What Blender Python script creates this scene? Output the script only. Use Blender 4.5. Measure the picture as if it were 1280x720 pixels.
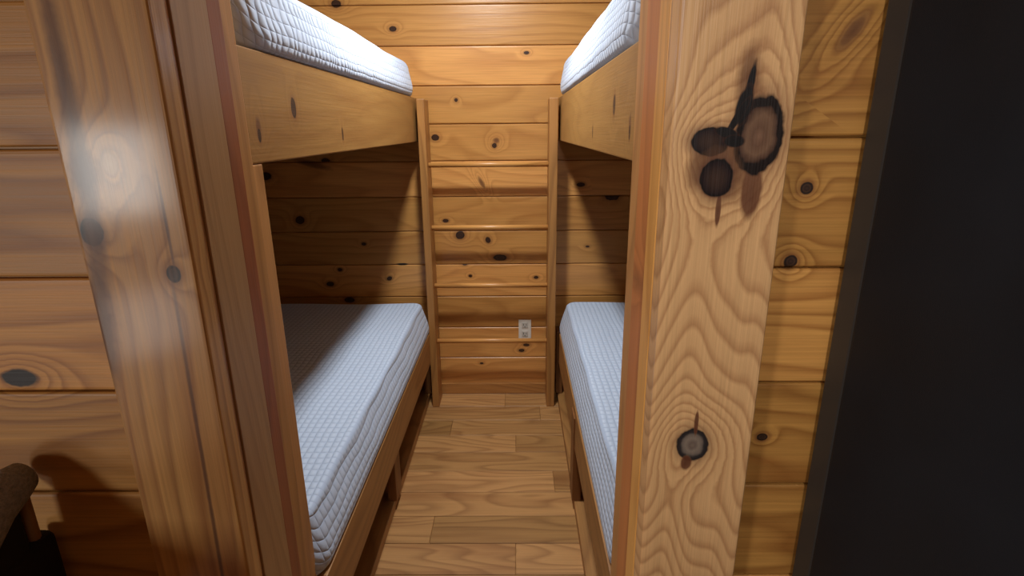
import bpy, bmesh, math, random
from mathutils import Vector, Matrix
random.seed(4)
S = bpy.context.scene
for o in list(bpy.data.objects): bpy.data.objects.remove(o, do_unlink=True)
C = S.collection

# ------------------------------------------------------------------ camera
F_PX = 681.1
def _cam():
    def c(u, v): return Vector(((u-640)/F_PX, (360-v)/F_PX, -1)).normalized()
    Y = c(645, 160); Z = -c(660, 2680); X = Y.cross(Z).normalized(); Z = X.cross(Y).normalized()
    R = Matrix((X, Y, Z))
    d = bpy.data.cameras.new('camera'); d.sensor_width = 36; d.lens = F_PX/1280*36
    d.clip_start = .02; d.clip_end = 50
    o = bpy.data.objects.new('camera', d); C.objects.link(o)
    o.matrix_world = Matrix.Translation((0, 0, 1.47)) @ R.to_4x4()
    S.camera = o
_cam()
# ------------------------------------------------------------------ light and exposure
S.view_settings.view_transform = 'Standard'
S.view_settings.look = 'None'
S.view_settings.gamma = 1
S.view_settings.use_curve_mapping = False
S.view_settings.exposure = 0.0
W = bpy.data.worlds.new('world'); S.world = W; W.use_nodes = True
W.node_tree.nodes['Background'].inputs[0].default_value = (.5, .6, .75, 1)
W.node_tree.nodes['Background'].inputs[1].default_value = .05

def area(name, loc, target, size, energy, col, shape='DISK', size_y=None):
    d = bpy.data.lights.new(name, 'AREA'); d.shape = shape; d.size = size
    if size_y: d.size_y = size_y
    d.energy = energy; d.color = col
    o = bpy.data.objects.new(name, d); C.objects.link(o); o.location = loc
    o.rotation_euler = (Vector(target)-Vector(loc)).to_track_quat('-Z', 'Y').to_euler()
    return o
area('bunk_ceiling_lamp', (-.18, 1.87, 2.44), (-.18, 1.87, 0), .16, 28, (.97, .99, 1.0))
area('front_room_window_light', (-2.4, -1.9, 1.24), (-.1, .75, 1.2), .42, 25, (1, .98, .93), 'RECTANGLE', .5)
area('front_room_window_light', (-2.4, -1.9, .28), (-.2, .75, 1.0), .42, 6, (1, .98, .95), 'RECTANGLE', .4)
d = bpy.data.lights.new('right_wall_fill_spot', 'SPOT'); d.energy = 38; d.spot_size = math.radians(58); d.spot_blend = 1; d.shadow_soft_size = .06; d.color = (1, .97, .93)  # added fill spot, stands for no fixture; brightens right casing and wall
o = bpy.data.objects.new('right_wall_fill_spot', d); C.objects.link(o); o.location = (.02, -.6, 1.95)
o.rotation_euler = (Vector((.36, .75, 1.2))-Vector(o.location)).to_track_quat('-Z', 'Y').to_euler()
area('front_room_ceiling_lamp', (.2, -.9, 2.46), (.2, -.9, 0), .3, 1, (1, .97, .92))

# ------------------------------------------------------------------ node helpers
class NT:
    def __init__(s, name):
        s.m = bpy.data.materials.new(name); s.m.use_nodes = True
        s.t = s.m.node_tree; s.n = s.t.nodes; s.n.clear()
        s.out = s.n.new('ShaderNodeOutputMaterial')
        s.b = s.n.new('ShaderNodeBsdfPrincipled')
        s.t.links.new(s.b.outputs[0], s.out.inputs[0])
    def put(s, sock, v):
        if isinstance(v, bpy.types.NodeSocket): s.t.links.new(v, sock)
        elif v is not None: sock.default_value = v
    def math(s, op, a, b=None, c=None, clamp=False):
        n = s.n.new('ShaderNodeMath'); n.operation = op; n.use_clamp = clamp
        s.put(n.inputs[0], a); s.put(n.inputs[1], b)
        if c is not None: s.put(n.inputs[2], c)
        return n.outputs[0]
    def mapr(s, v, a, b, c=0., d=1., smooth=True):
        n = s.n.new('ShaderNodeMapRange'); n.interpolation_type = 'SMOOTHSTEP' if smooth else 'LINEAR'
        s.put(n.inputs[0], v)
        for i, x in enumerate((a, b, c, d)): n.inputs[i+1].default_value = x
        return n.outputs[0]
    def comb(s, x, y, z):
        n = s.n.new('ShaderNodeCombineXYZ')
        for i, v in enumerate((x, y, z)): s.put(n.inputs[i], v)
        return n.outputs[0]
    def sep(s, v):
        n = s.n.new('ShaderNodeSeparateXYZ'); s.put(n.inputs[0], v); return n.outputs
    def obj(s):
        return s.n.new('ShaderNodeTexCoord').outputs['Object']
    def attr(s, name):
        n = s.n.new('ShaderNodeAttribute'); n.attribute_name = name; return n.outputs['Fac']
    def noise(s, vec, scale=1., detail=2., rough=.5, dist=0.):
        n = s.n.new('ShaderNodeTexNoise'); s.put(n.inputs['Vector'], vec)
        n.inputs['Scale'].default_value = scale; n.inputs['Detail'].default_value = detail
        n.inputs['Roughness'].default_value = rough; n.inputs['Distortion'].default_value = dist
        return n.outputs['Fac']
    def mix(s, f, a, b, mode='MIX'):
        n = s.n.new('ShaderNodeMix'); n.data_type = 'RGBA'; n.blend_type = mode
        s.put(n.inputs[0], f)
        for k, v in ((6, a), (7, b)):
            s.put(n.inputs[k], (*v, 1) if isinstance(v, tuple) and len(v) == 3 else v)
        return n.outputs[2]
    def ramp(s, f, stops):
        n = s.n.new('ShaderNodeValToRGB'); e = n.color_ramp.elements
        while len(e) < len(stops): e.new(.5)
        for k, (p, c) in enumerate(stops):
            e[k].position = p; e[k].color = c if len(c) == 4 else (*c, 1)
        s.put(n.inputs[0], f); return n.outputs
    def bump(s, h, strength=.3, dist=.01):
        n = s.n.new('ShaderNodeBump'); n.inputs['Strength'].default_value = strength
        n.inputs['Distance'].default_value = dist; s.put(n.inputs['Height'], h)
        s.t.links.new(n.outputs[0], s.b.inputs['Normal'])

def sr(r, g, b):                                   # 0-255 screen colour to linear
    f = lambda x: (x/255/12.92 if x <= 10 else ((x/255+.055)/1.055)**2.4)
    return (f(r), f(g), f(b))

KRAMP = {                                          # over r/3
 'knot':  [(0, (.055, .026, .014, 1)), (.12, (.03, .013, .008, 1)), (.2, (.06, .028, .014, 1)), (.29, (.012, .006, .005, 1)), (.34, (.03, .012, .007, .95)), (.38, (.2, .075, .025, .55)), (.7, (.3, .12, .04, 0))],
 'round': [(0, (.05, .026, .018, 1)), (.16, (.035, .018, .013, 1)), (.27, (.018, .009, .009, 1)), (.335, (.006, .004, .004, 1)), (.37, (.12, .05, .03, .6)), (.6, (.25, .12, .05, 0))],
 'ring':  [(0, (.2, .105, .062, 1)), (.10, (.13, .066, .038, 1)), (.19, (.17, .092, .052, 1)), (.265, (.07, .033, .02, 1)), (.29, (.012, .007, .006, 1)), (.36, (.012, .007, .006, 1)), (.40, (.2, .09, .045, .5)), (.62, (.28, .14, .06, 0))],
 'grey':  [(0, (.2, .15, .11, 1)), (.07, (.14, .10, .08, 1)), (.15, (.22, .17, .13, 1)), (.23, (.16, .125, .1, 1)), (.28, (.03, .025, .025, 1)), (.345, (.02, .016, .016, 1)), (.38, (.25, .14, .07, .5)), (.6, (.3, .17, .08, 0))],
 'black': [(0, (.010, .008, .008, 1)), (.31, (.010, .008, .008, 1)), (.36, (.03, .012, .008, .5)), (.41, (.1, .04, .02, 0))],
 'stain': [(0, (.10, .034, .018, .95)), (.29, (.12, .04, .02, .9)), (.35, (.2, .09, .04, .4)), (.4, (.2, .09, .04, 0))],
 'red':   [(0, (.09, .03, .014, .85)), (.2, (.12, .042, .018, .75)), (.4, (.2, .08, .03, 0))],
 'streak':[(0, (.07, .022, .010, .85)), (.18, (.10, .036, .016, .7)), (.36, (.2, .09, .04, 0))],
 'pale':  [(0, (.6, .45, .28, .6)), (.22, (.5, .36, .22, .5)), (.3, (.28, .16, .08, .4)), (.36, (.3, .2, .1, 0))],
}
def wood(name, axis, light, dark, knots=(), ring=5., straight=8., ringmix=.5, auto=0., tone=.12, rough=.34,
         coat=0., cross=None, seed=0., red=.25, fibre=.35, noise_b=4.5, bumpy=.12):
    """axis = grain direction; knots = (along, across, r_along, r_across, angle, kind, swell) in object coordinates"""
    t = NT(name)
    light = tuple(q*w for q, w in zip(light, (1.15, 1.18, 1.12))); dark = tuple(q*w for q, w in zip(dark, (1.03, 1.04, 1.0)))
    x, y, z = t.sep(t.obj())[:3]
    bd = t.attr('bd')
    if axis == 'X': a, b, c = x, z, y
    elif axis == 'Y': a, b, c = y, z, x
    else: a, b, c = z, x, y
    bc = t.math('MULTIPLY_ADD', c, .7, b)          # across the grain, carried around corners
    off = t.math('MULTIPLY_ADD', bd, 37.3, seed)
    ao = t.math('ADD', a, off)
    wob = t.noise(t.comb(t.math('MULTIPLY', ao, 2.2), t.math('MULTIPLY', bc, 9.), off), 1, 1)
    f = t.math('MULTIPLY', t.noise(t.comb(t.math('MULTIPLY', ao, .75), t.math('MULTIPLY', b, noise_b), t.math('MULTIPLY_ADD', c, 5., off)), 1, 1.5, .45), ring*4)
    f = t.math('MULTIPLY_ADD', bc, straight, f)
    f = t.math('MULTIPLY_ADD', wob, 1.2, f)
    if cross:                                      # ripples across the grain below a height
        k = t.math('MAXIMUM', t.math('SUBTRACT', cross[0], a), 0.)
        f = t.math('MULTIPLY_ADD', k, cross[1], f)
    jit = t.noise(t.comb(t.math('MULTIPLY', a, 60), t.math('MULTIPLY', bc, 60), off), 1, 2)
    layers = []
    plain = t.comb(a, b, 0.)
    for (ka, kb, ra, rb, rot, kind, swell) in knots:
        n = t.n.new('ShaderNodeMapping'); n.vector_type = 'TEXTURE'
        n.inputs['Location'].default_value = (ka, kb, 0); n.inputs['Rotation'].default_value = (0, 0, rot)
        n.inputs['Scale'].default_value = (ra, rb, 1)
        t.put(n.inputs[0], plain)
        v = t.n.new('ShaderNodeVectorMath'); v.operation = 'LENGTH'; t.put(v.inputs[0], n.outputs[0])
        r = v.outputs['Value']
        r = t.math('ADD', r, t.math('MULTIPLY_ADD', jit, .34, -.17))
        if swell:
            e = t.math('EXPONENT', t.math('MULTIPLY', t.math('MULTIPLY', r, r), -.16))
            f = t.math('MULTIPLY_ADD', e, swell, f)
        layers.append((kind, t.math('DIVIDE', r, 3.)))
    if auto:
        sa, sb = 3.1, 5.6
        vn = t.n.new('ShaderNodeTexVoronoi'); vn.voronoi_dimensions = '2D'; vn.feature = 'F1'
        vn.inputs['Scale'].default_value = 1; vn.inputs['Randomness'].default_value = 1
        t.put(vn.inputs['Vector'], t.comb(t.math('MULTIPLY', ao, sa), t.math('MULTIPLY_ADD', b, sb, t.math('MULTIPLY', bd, 91.)), 0.))
        cr = t.sep(vn.outputs['Color'])
        size = t.math('MULTIPLY', t.math('MULTIPLY', cr[1], cr[1]), .085)
        size = t.math('ADD', size, .028)
        r = t.math('DIVIDE', vn.outputs['Distance'], size)
        r = t.math('ADD', r, t.math('MULTIPLY_ADD', jit, .7, -.35))
        r = t.math('ADD', r, t.math('MULTIPLY', t.math('LESS_THAN', cr[0], 1-auto), 9.))
        e = t.math('EXPONENT', t.math('MULTIPLY', t.math('MULTIPLY', r, r), -.12))
        f = t.math('MULTIPLY_ADD', e, 1.4, f)
        layers.append(('knot', t.math('DIVIDE', r, 3.)))
    fr = t.math('FRACT', f)
    rg = t.ramp(fr, [(0, (.1,)*3), (.45, (.3,)*3), (.8, (1,)*3), (.93, (.35,)*3), (1, (.1,)*3)])[0]
    fib = t.noise(t.comb(t.math('MULTIPLY', ao, 5), t.math('MULTIPLY', bc, 260), off), 1, 2, .6)
    big = t.noise(t.comb(t.math('MULTIPLY', ao, .9), t.math('MULTIPLY', bc, 11.), off), 1, 3, .6)
    col = t.mix(t.math('MULTIPLY', rg, ringmix), light, dark)
    col = t.mix(t.math('MULTIPLY', t.mapr(big, .48, .75), red), col, tuple(q*w for q, w in zip(dark, (1.0, .72, .6))))
    col = t.mix(fibre, col, t.mix(fib, (.45,)*3, (1.55,)*3), 'MULTIPLY')
    tn = t.math('FRACT', t.math('MULTIPLY', bd, 7.77))
    g = t.mapr(tn, 0, 1, 1-tone, 1+tone, False)
    col = t.mix(1., col, t.comb(g, g, t.math('POWER', g, 1.3)), 'MULTIPLY')
    for kind, r in layers:
        o = t.ramp(r, KRAMP[kind])
        col = t.mix(o[1], col, o[0])
    t.put(t.b.inputs['Base Color'], col)
    t.put(t.b.inputs['Roughness'], t.mapr(fib, 0, 1, rough-.05, rough+.1, False))
    t.b.inputs['Coat Weight'].default_value = coat; t.b.inputs['Coat Roughness'].default_value = .14
    h = t.math('ADD', t.math('MULTIPLY', fib, .5), t.math('MULTIPLY', wob, 1.2))
    t.bump(h, bumpy, .006)
    return t.m

# ------------------------------------------------------------------ mesh helpers
class MB:
    """collects shapes; build() links them as ONE mesh object"""
    def __init__(s): s.v = []; s.f = []; s.bd = []; s.sm = []
    def add(s, vs, fs, bd=.0644, smooth=False):
        o = len(s.v); s.v += [tuple(p) for p in vs]
        for q in fs: s.f.append([i+o for i in q]); s.bd.append(bd); s.sm.append(smooth)
    def bm(s, bm, bd=.0644, smooth=False):
        bm.verts.ensure_lookup_table(); bm.verts.index_update()
        s.add([v.co[:] for v in bm.verts], [[v.index for v in f.verts] for f in bm.faces], bd, smooth); bm.free()
    def box(s, lo, hi, r=.004, bd=.0644, seg=2, cuts=0):
        bm = bmesh.new(); bmesh.ops.create_cube(bm, size=1)
        for v in bm.verts: v.co = Vector([lo[i] + (v.co[i]+.5)*(hi[i]-lo[i]) for i in range(3)])
        if r:
            r = min(r, .45*min(abs(hi[i]-lo[i]) for i in range(3)))
            bmesh.ops.bevel(bm, geom=bm.edges[:], offset=r, segments=seg, profile=.6, affect='EDGES')
        s.bm(bm, bd)
    def tube(s, pts, rad, seg=16, bd=.0644, smooth=True):
        pts = [Vector(p) for p in pts]; n = len(pts)
        if not isinstance(rad, (list, tuple)): rad = [rad]*n
        vs = []; up = Vector((.3, .2, .93))
        for i, p in enumerate(pts):
            d = (pts[min(i+1, n-1)]-pts[max(i-1, 0)]).normalized()
            u = d.cross(up).normalized(); w = u.cross(d)
            for k in range(seg):
                q = 2*math.pi*k/seg; vs.append(p + (u*math.cos(q)+w*math.sin(q))*rad[i])
        fs = [[i*seg+k, i*seg+(k+1) % seg, (i+1)*seg+(k+1) % seg, (i+1)*seg+k] for i in range(n-1) for k in range(seg)]
        fs.append(list(range(seg))[::-1]); fs.append([(n-1)*seg+k for k in range(seg)])
        s.add(vs, fs, bd, smooth)
    def build(s, name, mat, parent=None, kind=None, loc=None):
        me = bpy.data.meshes.new(name)
        o0 = Vector(loc) if loc else Vector((0, 0, 0))
        me.from_pydata([tuple(Vector(v)-o0) for v in s.v], [], s.f)
        at = me.attributes.new('bd', 'FLOAT', 'FACE'); at.data.foreach_set('value', s.bd)
        me.polygons.foreach_set('use_smooth', s.sm)
        me.materials.append(mat); me.update()
        o = bpy.data.objects.new(name, me); C.objects.link(o)
        o.location = o0
        if parent: o.parent = parent
        if kind: o['kind'] = kind
        return o
def thing(name, loc, label, cat, group=None):
    o = bpy.data.objects.new(name, None); C.objects.link(o); o.location = loc; o.empty_display_size = .1
    o['label'] = label; o['category'] = cat
    if group: o['group'] = group
    return o
def part(mb, name, mat, root, label=None):
    """mesh given in world coordinates, parented under a thing (shifted to its base)"""
    base = Vector(root.location)
    if root.parent: base = base + Vector(root.parent.location)
    mb.v = [tuple(Vector(v)-base) for v in mb.v]
    o = mb.build(name, mat, root)
    if label: o['label'] = label
    return o
def R(): return random.random()

# ------------------------------------------------------------------ measured layout (metres; camera stands at x=0, y=0)
YC, YW, YB = .71, .752, 2.86           # casing face, partition face, back wall of the bunk room
XL, XR = -.433, .194                   # doorway sides
HC = 2.5                              # ceiling
BZ = [.0395+.1815*k for k in range(-1, 14)]      # back wall board joints
FZ = [.907+.1808*k for k in range(-6, 10)]       # partition board joints

M_back = wood('pine_wall_boards', 'X', sr(198, 142, 80), sr(150, 92, 42), auto=.18, ring=2.4, straight=12, ringmix=.42, tone=.15, rough=.3, fibre=.45,
  knots=[(-.852, 2.043, .022, .016, 0, 'knot', 3), (-.589, 1.932, .016, .011, 0, 'knot', 3), (.053, 1.82, .012, .007, 0, 'knot', 2),
         (-.297, 1.606, .008, .008, 0, 'knot', 2), (-.10, 1.41, .018, .016, 0, 'red', 3), (-.11, 1.385, .011, .011, 0, 'knot', 2), (-.41, 1.427, .018, .014, 0, 'knot', 2),
         (-.18, 1.20, .012, .035, .5, 'red', 4), (-.375, 1.003, .014, .009, 0, 'knot', 2), (-.301, .925, .022, .02, .3, 'knot', 3), (-.153, .898, .013, .016, .3, 'knot', 2),
         (-.09, .801, .034, .016, 0, 'knot', 3), (-.253, .7, .009, .007, 0, 'knot', 2), (.104, .69, .012, .008, 0, 'knot', 2), (.024, .262, .015, .009, 0, 'knot', 2), (.051, .295, .016, .008, 0, 'knot', 2),
         (-1.146, 1.012, .022, .02, 0, 'knot', 3), (-.818, .881, .012, .008, 0, 'knot', 2), (-.96, .74, .012, .009, 0, 'knot', 2), (-1.021, .659, .02, .012, 0, 'knot', 2),
         (-.694, .689, .014, .01, .4, 'knot', 2), (-.924, .567, .026, .014, 0, 'knot', 2), (-.62, .768, .03, .006, 0, 'black', 0), (-1.05, 1.30, .1, .02, -.25, 'red', 0)])
M_front = wood('pine_partition_boards', 'X', sr(188, 136, 72), sr(134, 82, 34), auto=.08, ring=3.6, straight=10, ringmix=.7, tone=.16, rough=.46, seed=3.1, coat=.0, fibre=.5,
  knots=[(-.758, 1.111, .026, .014, 0, 'black', 4), (.425, 1.584, .03, .01, .9, 'red', 4), (.395, 1.388, .008, .008, 0, 'knot', 3), (.387, 1.286, .009, .009, 0, 'knot', 3), (.381, 1.005, .008, .006, 0, 'knot', 2)])
M_other = wood('pine_room_boards', 'X', sr(190, 140, 82), sr(140, 88, 40), auto=.25, seed=8.)
M_otherY = wood('pine_side_boards', 'Y', sr(190, 140, 82), sr(140, 88, 40), auto=.25, seed=5.)
M_base = wood('pine_baseboard', 'X', sr(170, 118, 66), sr(120, 72, 34), seed=2.)
M_core = wood('pine_core', 'X', sr(120, 84, 50), sr(90, 58, 30), seed=2.2)

def planked(mb, axis, lo, hi, fixed0, fixed1, joints, gap=.003, r=.006):
    """horizontal boards along an axis between lo and hi, thickness from fixed0 to fixed1"""
    for k in range(len(joints)-1):
        z0, z1 = joints[k]+gap/2, joints[k+1]-gap/2
        z0 = max(z0, 0.0); z1 = min(z1, HC)
        if z1-z0 < .02: continue
        bd = ((k*0.377+.13) % 1.0)
        if axis == 'X': mb.box((lo, fixed0, z0), (hi, fixed1, z1), r, bd, 3)
        else: mb.box((fixed0, lo, z0), (fixed1, hi, z1), r, bd, 3)

# ------------------------------------------------------------------ room shell
BX0, BX1 = -1.52, 1.25                  # bunk room sides
FX0, FX1, FY0 = -2.9, 2.0, -2.6         # front room
m = MB(); planked(m, 'X', BX0, BX1, YB, YB+.02, BZ); m.box((BX0-.1, YB+.012, 0), (BX1+.1, YB+.1, HC), 0)
m.build('wall_back', M_back, kind='structure')['label'] = 'wall of honey coloured horizontal pine boards behind the ladder'
m = MB(); planked(m, 'Y', .88, YB, BX0-.02, BX0, BZ); m.box((BX0-.1, .8, 0), (BX0-.012, YB, HC), 0)
m.build('wall_left', M_otherY, kind='structure')
m = MB(); planked(m, 'Y', .88, YB, BX1, BX1+.02, BZ); m.box((BX1+.012, .8, 0), (BX1+.1, YB, HC), 0)
m.build('wall_right', M_otherY, kind='structure')
# partition with the doorway: boards left and right of the opening and over it
m = MB()
TOP = 2.06
low = [z for z in FZ if z < TOP-.05]+[TOP]
for (a, b) in ((FX0, XL-.03), (XR+.03, FX1)):
    planked(m, 'X', a, b, YW, YW+.02, low if a < 0 else [z for z in (.918+.179*k for k in range(-6, 10)) if z < TOP-.05]+[TOP])
    m.box((a, YW+.012, 0), (b, .845, TOP), 0, .3)
planked(m, 'X', FX0, FX1, YW, YW+.02, [TOP, TOP+.18, HC])
m.box((FX0, YW+.012, TOP), (FX1, .845, HC), 0, .3)
m.build('wall_front', M_front, kind='structure')['label'] = 'wall of horizontal pine boards either side of the doorway'
m = MB(); planked(m, 'Y', FY0, YW, FX0-.02, FX0, FZ); m.box((FX0-.1, FY0-.1, 0), (FX0-.012, YW+.1, HC), 0)
m.build('wall_west', M_otherY, kind='structure')
m = MB(); planked(m, 'Y', FY0, YW, FX1, FX1+.02, FZ); m.box((FX1+.012, FY0-.1, 0), (FX1+.1, YW+.1, HC), 0)
m.build('wall_east', M_otherY, kind='structure')
m = MB(); planked(m, 'X', FX0, FX1, FY0-.02, FY0, FZ); m.box((FX0-.1, FY0-.1, 0), (FX1+.1, FY0-.012, HC), 0)
m.build('wall_rear', M_other, kind='structure')
m = MB()
yy = FY0
while yy < YB:
    m.box((FX0, yy+.0015, HC), (FX1, min(yy+.15, YB)-.0015, HC+.02), .003, R()); yy += .15
m.box((FX0-.1, FY0-.1, HC+.015), (FX1+.1, YB+.1, HC+.1), 0)
m.build('ceiling', M_other, kind='structure')
# floor: planks running across, joints where the photograph shows them
M_floor = wood('oak_plank_floor', 'X', sr(170, 126, 78), sr(116, 76, 42), auto=.0, ring=4.5, straight=6, ringmix=.55, tone=.24, rough=.42, seed=1.4, red=.5, noise_b=5.)
m = MB(); P = .1475
joint_of = {8: [-.07], 7: [.02+.1], 6: [-.34], 5: [-.01], 4: [.6], 3: [.155], 2: [.55], 1: [-.33], 0: [-.01], -1: [.3]}
y0 = 1.664-P*30
for i in range(40):
    ya = y0+P*i; yb = ya+P
    if yb < FY0: continue
    yb = min(yb, YB); ya = max(ya, FY0)
    if yb-ya < .01: continue
    k = i-30
    js = sorted(joint_of.get(k+1, [random.uniform(-.6, .6)]))
    xs = [js[0]-1.22*q for q in (3, 2, 1)]+js+[js[-1]+1.22*q for q in (1, 2)]
    xs = [FX0]+[x for x in xs if FX0+.1 < x < FX1-.1]+[FX1]
    for p, q in zip(xs, xs[1:]):
        m.box((p+.0008, ya+.001, -.012), (q-.0008, yb-.001, 0), .0015, R(), 1)
m.box((FX0-.1, FY0-.1, -.1), (FX1+.1, YB+.1, -.006), 0)
m.build('floor', M_floor, kind='structure')['label'] = 'floor of brown wood planks laid across the aisle'
m = MB(); m.box((BX0, YB-.016, 0), (BX1, YB, .064), .004)
m.build('baseboard_back', M_base, kind='structure')

# ------------------------------------------------------------------ doorway trim
M_casL = wood('glossy_pine_casing', 'Z', sr(190, 142, 84), sr(136, 84, 40), ring=2.2, straight=34, ringmix=.6, rough=.5, coat=.24, red=.3, bumpy=.16, fibre=.5, seed=11.,
  knots=[(1.342, -.563, .018, .015, 0, 'round', 3), (1.284, -.465, .012, .009, 0, 'knot', 2), (1.42, -.555, .03, .022, 0, 'red', 2),
         (1.47, -.556, .3, .016, .02, 'streak', 0), (1.22, -.575, .14, .016, .06, 'streak', 0), (1.43, -.52, .018, .011, 0, 'pale', 2), (.95, -.475, .5, .004, .02, 'streak', 0), (1.35, -.462, .09, .003, 0, 'streak', 0)])
M_casR = wood('flat_sawn_pine_casing', 'Z', sr(208, 164, 118), sr(148, 96, 60), ring=4.4, straight=5, ringmix=.58, rough=.34, coat=.15, red=.15, cross=(1.36, 24.), seed=7., bumpy=.2, noise_b=7.,
  knots=[(1.425, .272, .052, .034, 0, 'red', 0), (1.392, .302, .036, .013, 0, 'stain', 0), (1.366, .262, .022, .0035, 0, 'stain', 0), (1.42, .236, .03, .02, .3, 'red', 0), (1.525, .284, .04, .016, 0, 'red', 0),
         (1.458, .304, .043, .0265, .1, 'ring', 5), (1.451, .243, .0165, .022, .2, 'round', 3), (1.406, .256, .0235, .0205, 0, 'round', 3),
         (1.512, .2855, .032, .0042, .14, 'black', 0), (1.494, .2815, .022, .0085, .2, 'black', 0), (1.479, .274, .026, .0042, .5, 'black', 0), (1.462, .264, .006, .014, .3, 'black', 0), (1.452, .274, .007, .012, 0, 'black', 0),
         (1.018, .258, .0255, .0215, 0, 'grey', 5), (1.054, .261, .02, .003, 0, 'stain', 0), (.988, .251, .012, .008, 0, 'stain', 0)])
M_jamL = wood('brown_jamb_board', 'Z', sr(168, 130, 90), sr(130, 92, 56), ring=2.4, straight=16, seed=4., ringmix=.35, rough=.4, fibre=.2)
M_jamR = wood('honey_jamb_board', 'Z', sr(214, 158, 88), sr(160, 98, 44), ring=2.4, straight=20, seed=6., ringmix=.4, rough=.36, fibre=.25,
  knots=[(.90, .226, .03, .012, 0, 'knot', 2)])
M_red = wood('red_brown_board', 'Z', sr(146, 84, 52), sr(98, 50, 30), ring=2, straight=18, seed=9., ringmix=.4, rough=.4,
  knots=[(1.22, -.47, .02, .01, 0, 'knot', 2)])
M_redR = wood('russet_board', 'Z', sr(186, 116, 66), sr(138, 76, 40), ring=2, straight=18, seed=9.5, ringmix=.4, rough=.4,
  knots=[(1.231, .21, .016, .012, 0, 'knot', 2)])
M_edge = wood('dark_casing_edge', 'Z', sr(118, 74, 42), sr(80, 46, 26), seed=2.7, rough=.4)
def trim(n, lo, hi, mat, label, r=.004):
    m = MB(); m.box(lo, hi, r, seg=3); o = m.build('trim_%d' % n, mat, kind='structure'); o['label'] = label; return o
trim(1, (-.584, YC, 0), (XL-.002, YW, 2.19), M_casL, 'glossy knotty pine casing board left of the doorway', .005)
trim(2, (XR, YC, 0), (.345, YW, 2.19), M_casR, 'wide pale pine casing board with a cluster of dark knots', .005)
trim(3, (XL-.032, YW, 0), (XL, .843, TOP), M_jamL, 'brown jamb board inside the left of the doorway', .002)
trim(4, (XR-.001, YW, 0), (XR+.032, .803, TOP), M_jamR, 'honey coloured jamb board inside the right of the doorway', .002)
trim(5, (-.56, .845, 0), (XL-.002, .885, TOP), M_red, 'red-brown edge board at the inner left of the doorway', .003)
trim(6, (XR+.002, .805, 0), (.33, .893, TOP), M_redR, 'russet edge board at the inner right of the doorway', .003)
trim(7, (XL, YW, TOP-.03), (XR, .845, TOP), M_jamL, 'head jamb over the doorway', .002)
trim(8, (-.434, YC, TOP-.01), (XR, YW, 2.19), M_casL, 'head casing over the doorway', .004)

# ------------------------------------------------------------------ bunk beds
RL, RR = -.482, .212                      # aisle faces of the side rails
M_rail = wood('bunk_side_board', 'Y', sr(160, 118, 66), sr(120, 80, 40), ring=2., straight=5, seed=12., ringmix=.24, rough=.42, red=.4,
  knots=[(1.24-1.9, 1.516, .012, .02, 0, 'knot', 3), (1.06-1.9, 1.474, .012, .022, 0, 'red', 3), (1.06-1.9, 1.46, .006, .012, 0, 'knot', 0), (1.571-1.9, 1.458, .006, .016, 0, 'knot', 2)])
M_lowrail = wood('lower_side_board', 'Y', sr(158, 112, 64), sr(112, 72, 38), ring=2.4, straight=9, seed=14., rough=.45)
M_post = wood('bunk_post_board', 'Z', sr(176, 126, 76), sr(126, 80, 42), ring=2, straight=12, seed=15., rough=.4)
M_leg = wood('bunk_leg_board', 'Z', sr(130, 84, 46), sr(92, 54, 28), seed=16., rough=.45)
M_deck = wood('bunk_deck_board', 'X', sr(150, 108, 66), sr(110, 72, 40), seed=17.)
def bunk(side, label):
    s = -1 if side == 'L' else 1
    x = RL if side == 'L' else RR
    xo = BX0 if side == 'L' else BX1
    root = thing('bunk_bed', (x+s*.5, 1.9, 0), label, 'bunk bed', 'built-in bunk beds either side of the aisle')
    def bx(x0, x1, y0, y1, z0, z1, r=.003):
        m = MB(); m.box((min(x0, x1), y0, z0), (max(x0, x1), y1, z1), r, R(), 2); return m
    xb = x+s*.038
    y0 = 1.015
    part(bx(x, xb, y0, 2.855, 1.41, 1.613), 'upper_side_rail', M_rail, root)
    xl = -.460 if side == 'L' else .219
    part(bx(xl, xl+s*.038, y0+(.045 if side == 'L' else 0), 2.66, .275, .44), 'lower_side_rail', M_lowrail, root)
    part(bx(x-s*.002, xb, .92, y0, 0, 2.2), 'post', M_post, root)
    if side == 'L': part(bx(x, xb, y0, 1.056, .04, 1.409), 'support_post', M_post, root)
    part(bx(x+s*.002, xb, 1.85, 1.94, .039, .407), 'leg', M_leg, root)
    part(bx(x+s*.002, xb, 2.77, 2.855, .039, .407), 'leg', M_leg, root)
    part(bx(x+s*.012, x+s*.10, y0, 2.84, 0, .038, .002), 'floor_plate', M_lowrail, root)
    for z in (1.58, .408):
        m = MB(); n = 12
        for k in range(n):
            ya = y0+.01+k*(2.85-y0-.01)/n
            m.box((min(xb+s*.001, xo-s*.01), ya, z), (max(xb+s*.001, xo-s*.01), ya+.148, z+.03), .002, R(), 1)
        part(m, 'slat_deck', M_deck, root)
        part(bx(xo-s*.012, xo-s*.05, y0, 2.85, z-.09, z-.001), 'wall_cleat', M_deck, root)
    return root
bunk('L', 'wooden built-in bunk bed with two berths on the left of the aisle')
bunk('R', 'wooden built-in bunk bed with two berths on the right of the aisle')

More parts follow.
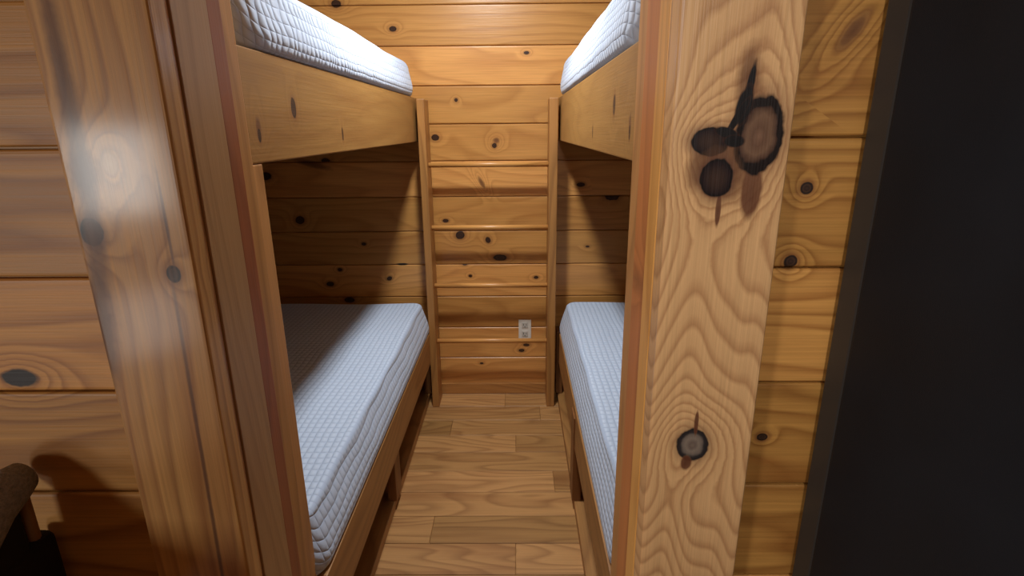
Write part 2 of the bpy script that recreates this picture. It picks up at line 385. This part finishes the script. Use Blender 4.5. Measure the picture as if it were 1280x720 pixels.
# ------------------------------------------------------------------ mattresses
def fabric(name, wig, k1, k2):
    t = NT(name)
    co = t.obj(); x, y, z = t.sep(co)[:3]
    wv = t.noise(t.comb(t.math('MULTIPLY', x, 9), t.math('MULTIPLY', y, 9), t.math('MULTIPLY', z, 9)), 1, 2)
    w = t.math('ADD', t.math('ADD', x, z), t.math('MULTIPLY_ADD', wv, .010, -.005))
    yy = t.math('ADD', y, t.math('MULTIPLY_ADD', wv, wig, -wig/2))
    s1 = t.math('ABSOLUTE', t.math('SINE', t.math('MULTIPLY', yy, math.pi/.026)))
    s2 = t.math('ABSOLUTE', t.math('SINE', t.math('MULTIPLY', w, math.pi/.0215)))
    h = t.math('MULTIPLY', t.math('POWER', s1, k1), t.math('POWER', s2, k2))
    wr = t.noise(co, 140, 2)
    nz = t.sep(t.n.new('ShaderNodeNewGeometry').outputs['Normal'])[2]
    az = t.math('ABSOLUTE', nz)
    edge = t.math('MULTIPLY', t.mapr(az, .3, .5), t.mapr(az, .97, .8))
    h = t.math('MULTIPLY', h, t.math('SUBTRACT', 1., t.math('MULTIPLY', edge, .75)))
    t.put(t.b.inputs['Base Color'], t.mix(h, sr(176, 193, 218), sr(198, 213, 234)))
    t.b.inputs['Roughness'].default_value = .85
    t.b.inputs['Sheen Weight'].default_value = .15
    t.bump(t.math('MULTIPLY_ADD', wr, .12, h), .6, .005)
    return t.m
M_fab = fabric('quilted_white_fabric', .012, .35, .5)
M_fab2 = fabric('wavy_quilted_white_fabric', .07, .75, .25)
def mattress(x_bot, s, y0, y1, z0, w, label, seed, h=.158, lean=.030, rt=.018, rc=.085, mat=None):
    """soft foam block; s = outward side (aisle side is at x_bot, body runs to x_bot + s*w)"""
    rnd = random.Random(seed)
    # plan outline: rounded rectangle, local u in (0,w) away from the aisle, v along
    L = y1-y0
    out = []
    def line(p, q, n):
        for k in range(n): out.append((p[0]+(q[0]-p[0])*k/n, p[1]+(q[1]-p[1])*k/n))
    def arc(cx, cy, a0):
        for k in range(8):
            a = a0+math.pi/2*k/8; out.append((cx+rc*math.cos(a), cy+rc*math.sin(a)))
    line((0, L-rc), (0, rc), 60); arc(rc, rc, math.pi)
    line((rc, 0), (w-rc, 0), 24); arc(w-rc, rc, 1.5*math.pi)
    line((w, rc), (w, L-rc), 60); arc(w-rc, L-rc, 0)
    line((w-rc, L), (rc, L), 24); arc(rc, L-rc, math.pi/2)
    n = len(out); cx, cy = w/2, L/2
    rb = .014
    prof = []                                        # (inset, z)
    for k in range(5):
        a = math.pi/2*k/4; prof.append((rb*(1-math.sin(a)), rb*(1-math.cos(a))))
    for k in range(1, 8): prof.append((lean*k/8 - .006*math.sin(math.pi*(k/8)**.6), rb+(h-rb-rt)*k/8))
    for k in range(9):
        a = math.pi/2*k/8; prof.append((lean+rt*(1-math.cos(a)), h-rt+rt*math.sin(a)))
    vs = []; ph = [rnd.uniform(0, 6.28) for _ in range(6)]
    def inset(p, d):
        u, v = p
        qu = min(max(u, rc), w-rc); qv = min(max(v, rc), L-rc)
        dx, dy = u-qu, v-qv; l = math.hypot(dx, dy) or 1
        return u-dx/l*d, v-dy/l*d
    def wav(v, z): return .0012*math.sin(v*9+ph[0])+.0012*math.sin(v*21+ph[1]+z*20)
    for (d, z) in prof:
        for p in out:
            u, v = inset(p, d+wav(p[1], z)*(z/h))
            zz = z + (.003*math.sin(v*7+ph[2])+.003*math.sin(u*9+ph[3]))*(z/h)**2
            vs.append((u, v, zz))
    fs = [[j*n+k, (j*n+(k+1) % n), (j+1)*n+(k+1) % n, (j+1)*n+k] for j in range(len(prof)-1) for k in range(n)]
    # top: rings shrinking to the middle
    top0 = (len(prof)-1)*n; ring = top0
    for q in (.97, .9, .75, .5, .2):
        st = len(vs)
        for k in range(n):
            u, v, z = vs[top0+k]
            vs.append((cx+(u-cx)*q, cy+(v-cy)*q, h+.002*math.sin(v*7+ph[2])+.004*(1-q)))
        fs += [[ring+k, ring+(k+1) % n, st+(k+1) % n, st+k] for k in range(n)]
        ring = st
    fs.append([ring+k for k in range(n)]); fs.append([k for k in range(n)][::-1])
    if s < 0:
        vs = [(-u, v, z) for (u, v, z) in vs]; 
    # outline above runs clockwise seen from +z for s > 0; recalc handles both
    bm = bmesh.new(); bv = [bm.verts.new(p) for p in vs]
    for f in fs: bm.faces.new([bv[i] for i in f])
    bmesh.ops.recalc_face_normals(bm, faces=bm.faces[:])
    m = MB(); m.bm(bm, 0., True)
    o = m.build('mattress', mat or M_fab)
    o.location = (x_bot, y0, z0)
    o['label'] = label; o['category'] = 'mattress'; o['group'] = 'white foam mattresses on the bunks'
    return o
mattress(-.460, -1, 1.02, 2.74, .442, 1.0, 'white quilted mattress on the lower left bunk', 1)
mattress(.221, 1, 1.02, 2.74, .442, .99, 'white quilted mattress on the lower right bunk', 2)
mattress(-.476, -1, 1.02, 2.76, 1.615, 1.0, 'white quilted mattress on the upper left bunk', 3, lean=.010, rt=.05, rc=.12, mat=M_fab2)
mattress(.207, 1, 1.02, 2.76, 1.615, .99, 'white quilted mattress on the upper right bunk', 4, lean=.010, rt=.05, rc=.12, mat=M_fab2)

# ------------------------------------------------------------------ ladder
M_stile = wood('ladder_stile_board', 'Z', sr(166, 116, 64), sr(112, 70, 36), ring=2, straight=18, seed=21., rough=.4, knots=[(.55, .02, .012, .008, 0, 'knot', 1)])
M_rung = wood('ladder_rung', 'X', sr(206, 148, 84), sr(150, 96, 48), ring=2, straight=18, seed=22., rough=.32)
lad = thing('ladder', (-.135, 2.76, 0), 'wooden ladder with four rungs standing against the back wall between the bunks', 'ladder')
for (a, b) in ((-.467, -.431), (.158, .2)):
    m = MB(); m.box((a, 2.69, 0), (b, 2.825, 1.605), .004, .2, 2); part(m, 'stile', M_stile, lad)
for z in (1.298, .985, .678, .366):
    m = MB(); m.tube([(-.436, 2.75, z), (.161, 2.75, z)], .0125, 16, R()); part(m, 'rung', M_rung, lad)

# ------------------------------------------------------------------ outlet on the back wall
def plastic(name, col, rough=.4):
    t = NT(name); n = t.noise(t.obj(), 300, 1)
    t.put(t.b.inputs['Base Color'], t.mix(n, tuple(q*.94 for q in col), col)); t.b.inputs['Roughness'].default_value = rough
    return t.m
M_white = plastic('white_plastic', sr(222, 218, 208)); M_recep = plastic('ivory_plastic', sr(196, 192, 182)); M_slot = plastic('dark_slot', sr(30, 26, 24))
ol = thing('power_outlet', (.043, YB, .39), 'small white double power outlet low on the wall just above the lowest rung', 'outlet')
m = MB(); m.box((.008, YB-.007, .333), (.078, YB, .447), .003, seg=3); part(m, 'cover_plate', M_white, ol)
for zc in (.417, .365):
    m = MB(); m.box((.026, YB-.0095, zc-.017), (.060, YB-.004, zc+.017), .008, seg=3)
    rp = part(m, 'socket_face', M_recep, ol)
    m = MB()
    for dx, hh in ((-.0075, .0055), (.0075, .0045)):
        m.box((.043+dx-.0013, YB-.0103, zc+.003-hh), (.043+dx+.0013, YB-.008, zc+.003+hh), 0)
    m.box((.0405, YB-.0103, zc-.013), (.0455, YB-.008, zc-.008), .001)
    for q in range(len(m.v)): m.v[q] = tuple(Vector(m.v[q])-Vector(ol.location))
    m.build('slot', M_slot, rp)

# ------------------------------------------------------------------ refrigerator (only its black side is seen)
def black_paint():
    t = NT('textured_black_panel'); co = t.obj()
    n = t.noise(co, 700, 2); b = t.noise(co, 6, 2)
    t.put(t.b.inputs['Base Color'], t.mix(b, sr(20, 23, 28), sr(36, 40, 47))); t.b.inputs['Specular IOR Level'].default_value = .12
    t.put(t.b.inputs['Roughness'], t.mapr(b, .3, .7, .42, .55))
    t.bump(n, .12, .002); return t.m
M_black = black_paint(); M_bpan = plastic('dark_grey_panel', sr(50, 50, 50), .5); M_blk2 = plastic('black_gasket', sr(12, 12, 13), .6); M_chrome = plastic('dark_metal', sr(70, 72, 75), .3)
fr = thing('refrigerator', (.83, .36, 0), 'tall black refrigerator side standing against the board wall by the right casing', 'refrigerator')
m = MB(); m.box((.453, -.02, .03), (1.2, .694, 1.8), .006, seg=3); part(m, 'cabinet', M_black, fr)
m = MB(); m.box((.4532, .692, .05), (1.198, .738, 1.79), .004, seg=2); part(m, 'back_panel', M_bpan, fr)
m = MB(); m.box((.458, -.032, .06), (1.195, -.018, 1.79), .002); part(m, 'gasket', M_blk2, fr)
for (z0, z1) in ((.08, 1.18), (1.19, 1.8)):
    m = MB(); m.box((.453, -.085, z0), (1.2, -.03, z1), .01, seg=3); d = part(m, 'refrigerator_door', M_black, fr)
    m = MB(); zc = (z1-.4, z1-.05) if z0 < .5 else (z0+.05, z0+.35)
    m.tube([(.51, -.08, zc[0]), (.51, -.125, zc[0]+.02), (.51, -.125, zc[1]-.02), (.51, -.08, zc[1])], .01, 10)
    for q in range(len(m.v)): m.v[q] = tuple(Vector(m.v[q])-Vector(fr.location))
    m.build('handle', M_chrome, d)
for x in (.5, 1.15):
    for y in (.05, .66):
        m = MB(); m.tube([(x, y, 0), (x, y, .035)], .018, 12); part(m, 'foot', M_blk2, fr)

# ------------------------------------------------------------------ chair at the lower left
def grey_cloth():
    t = NT('grey_nubbly_cloth'); co = t.obj()
    n = t.noise(co, 160, 3, .7); b = t.noise(co, 45, 2)
    t.put(t.b.inputs['Base Color'], t.mix(n, sr(84, 82, 84), sr(176, 172, 172))); t.b.inputs['Roughness'].default_value = .95
    t.bump(t.math('ADD', n, b), .8, .006); return t.m
M_grey = grey_cloth(); M_tan = wood('tan_chair_wood', 'Z', sr(150, 112, 68), sr(104, 70, 38), seed=31.); M_dark = plastic('black_chair_cloth', sr(17, 16, 19), .8)
ch = thing('dining_chair', (-.95, .45, 0), 'black chair with grey rolled top rail and tan wooden upright below the left wall boards', 'chair')
CX, CA, CB = -.772, -.02, .722          # the back stands along y, close to the wall; the seat lies to the far side
m = MB()
pts = [(CX, CA-.02, .87), (CX, CA-.01, .87), (CX, CA+.03, .87), (CX, CA+.10, .87), (CX, CA+.18, .87), (CX, .36, .87), (CX, CB-.18, .872), (CX, CB-.11, .90), (CX, CB-.06, .94), (CX, CB-.024, .954), (CX, CB+.004, .956), (CX, CB+.014, .956)]  # unseen length added and dipped so its shadow darkens the lower left wall
m.tube(pts, [.008, .024, .031]+[.034]*6+[.033, .025, .008], 20); part(m, 'top_rail', M_grey, ch, 'grey rolled top rail')
for y in (CB-.012, CA+.012):
    m = MB(); m.tube([(CX+.004, y, .935 if y > .3 else .85), (CX+.004, y, .84), (CX, y, .5), (CX+.01, y, .3), (CX+.05, y, 0)], [.011, .011, .014, .015, .012], 12); part(m, 'upright', M_tan, ch, 'tan wooden upright')
    m = MB(); m.tube([(-1.2, y, .44), (-1.205, y, .2), (-1.21, y, 0)], [.019, .017, .013], 12); part(m, 'leg', M_tan, ch)
m = MB(); m.box((CX-.025, CB-.115, .50), (CX+.018, CB-.026, .925), .015, seg=4); m.box((CX-.028, CA-.005, .50), (CX+.022, CB+.014, .855), .018, seg=4); part(m, 'backrest', M_dark, ch)
m = MB(); m.box((-1.24, CA, .43), (CX-.03, CB, .49), .02, seg=4); part(m, 'seat', M_dark, ch)
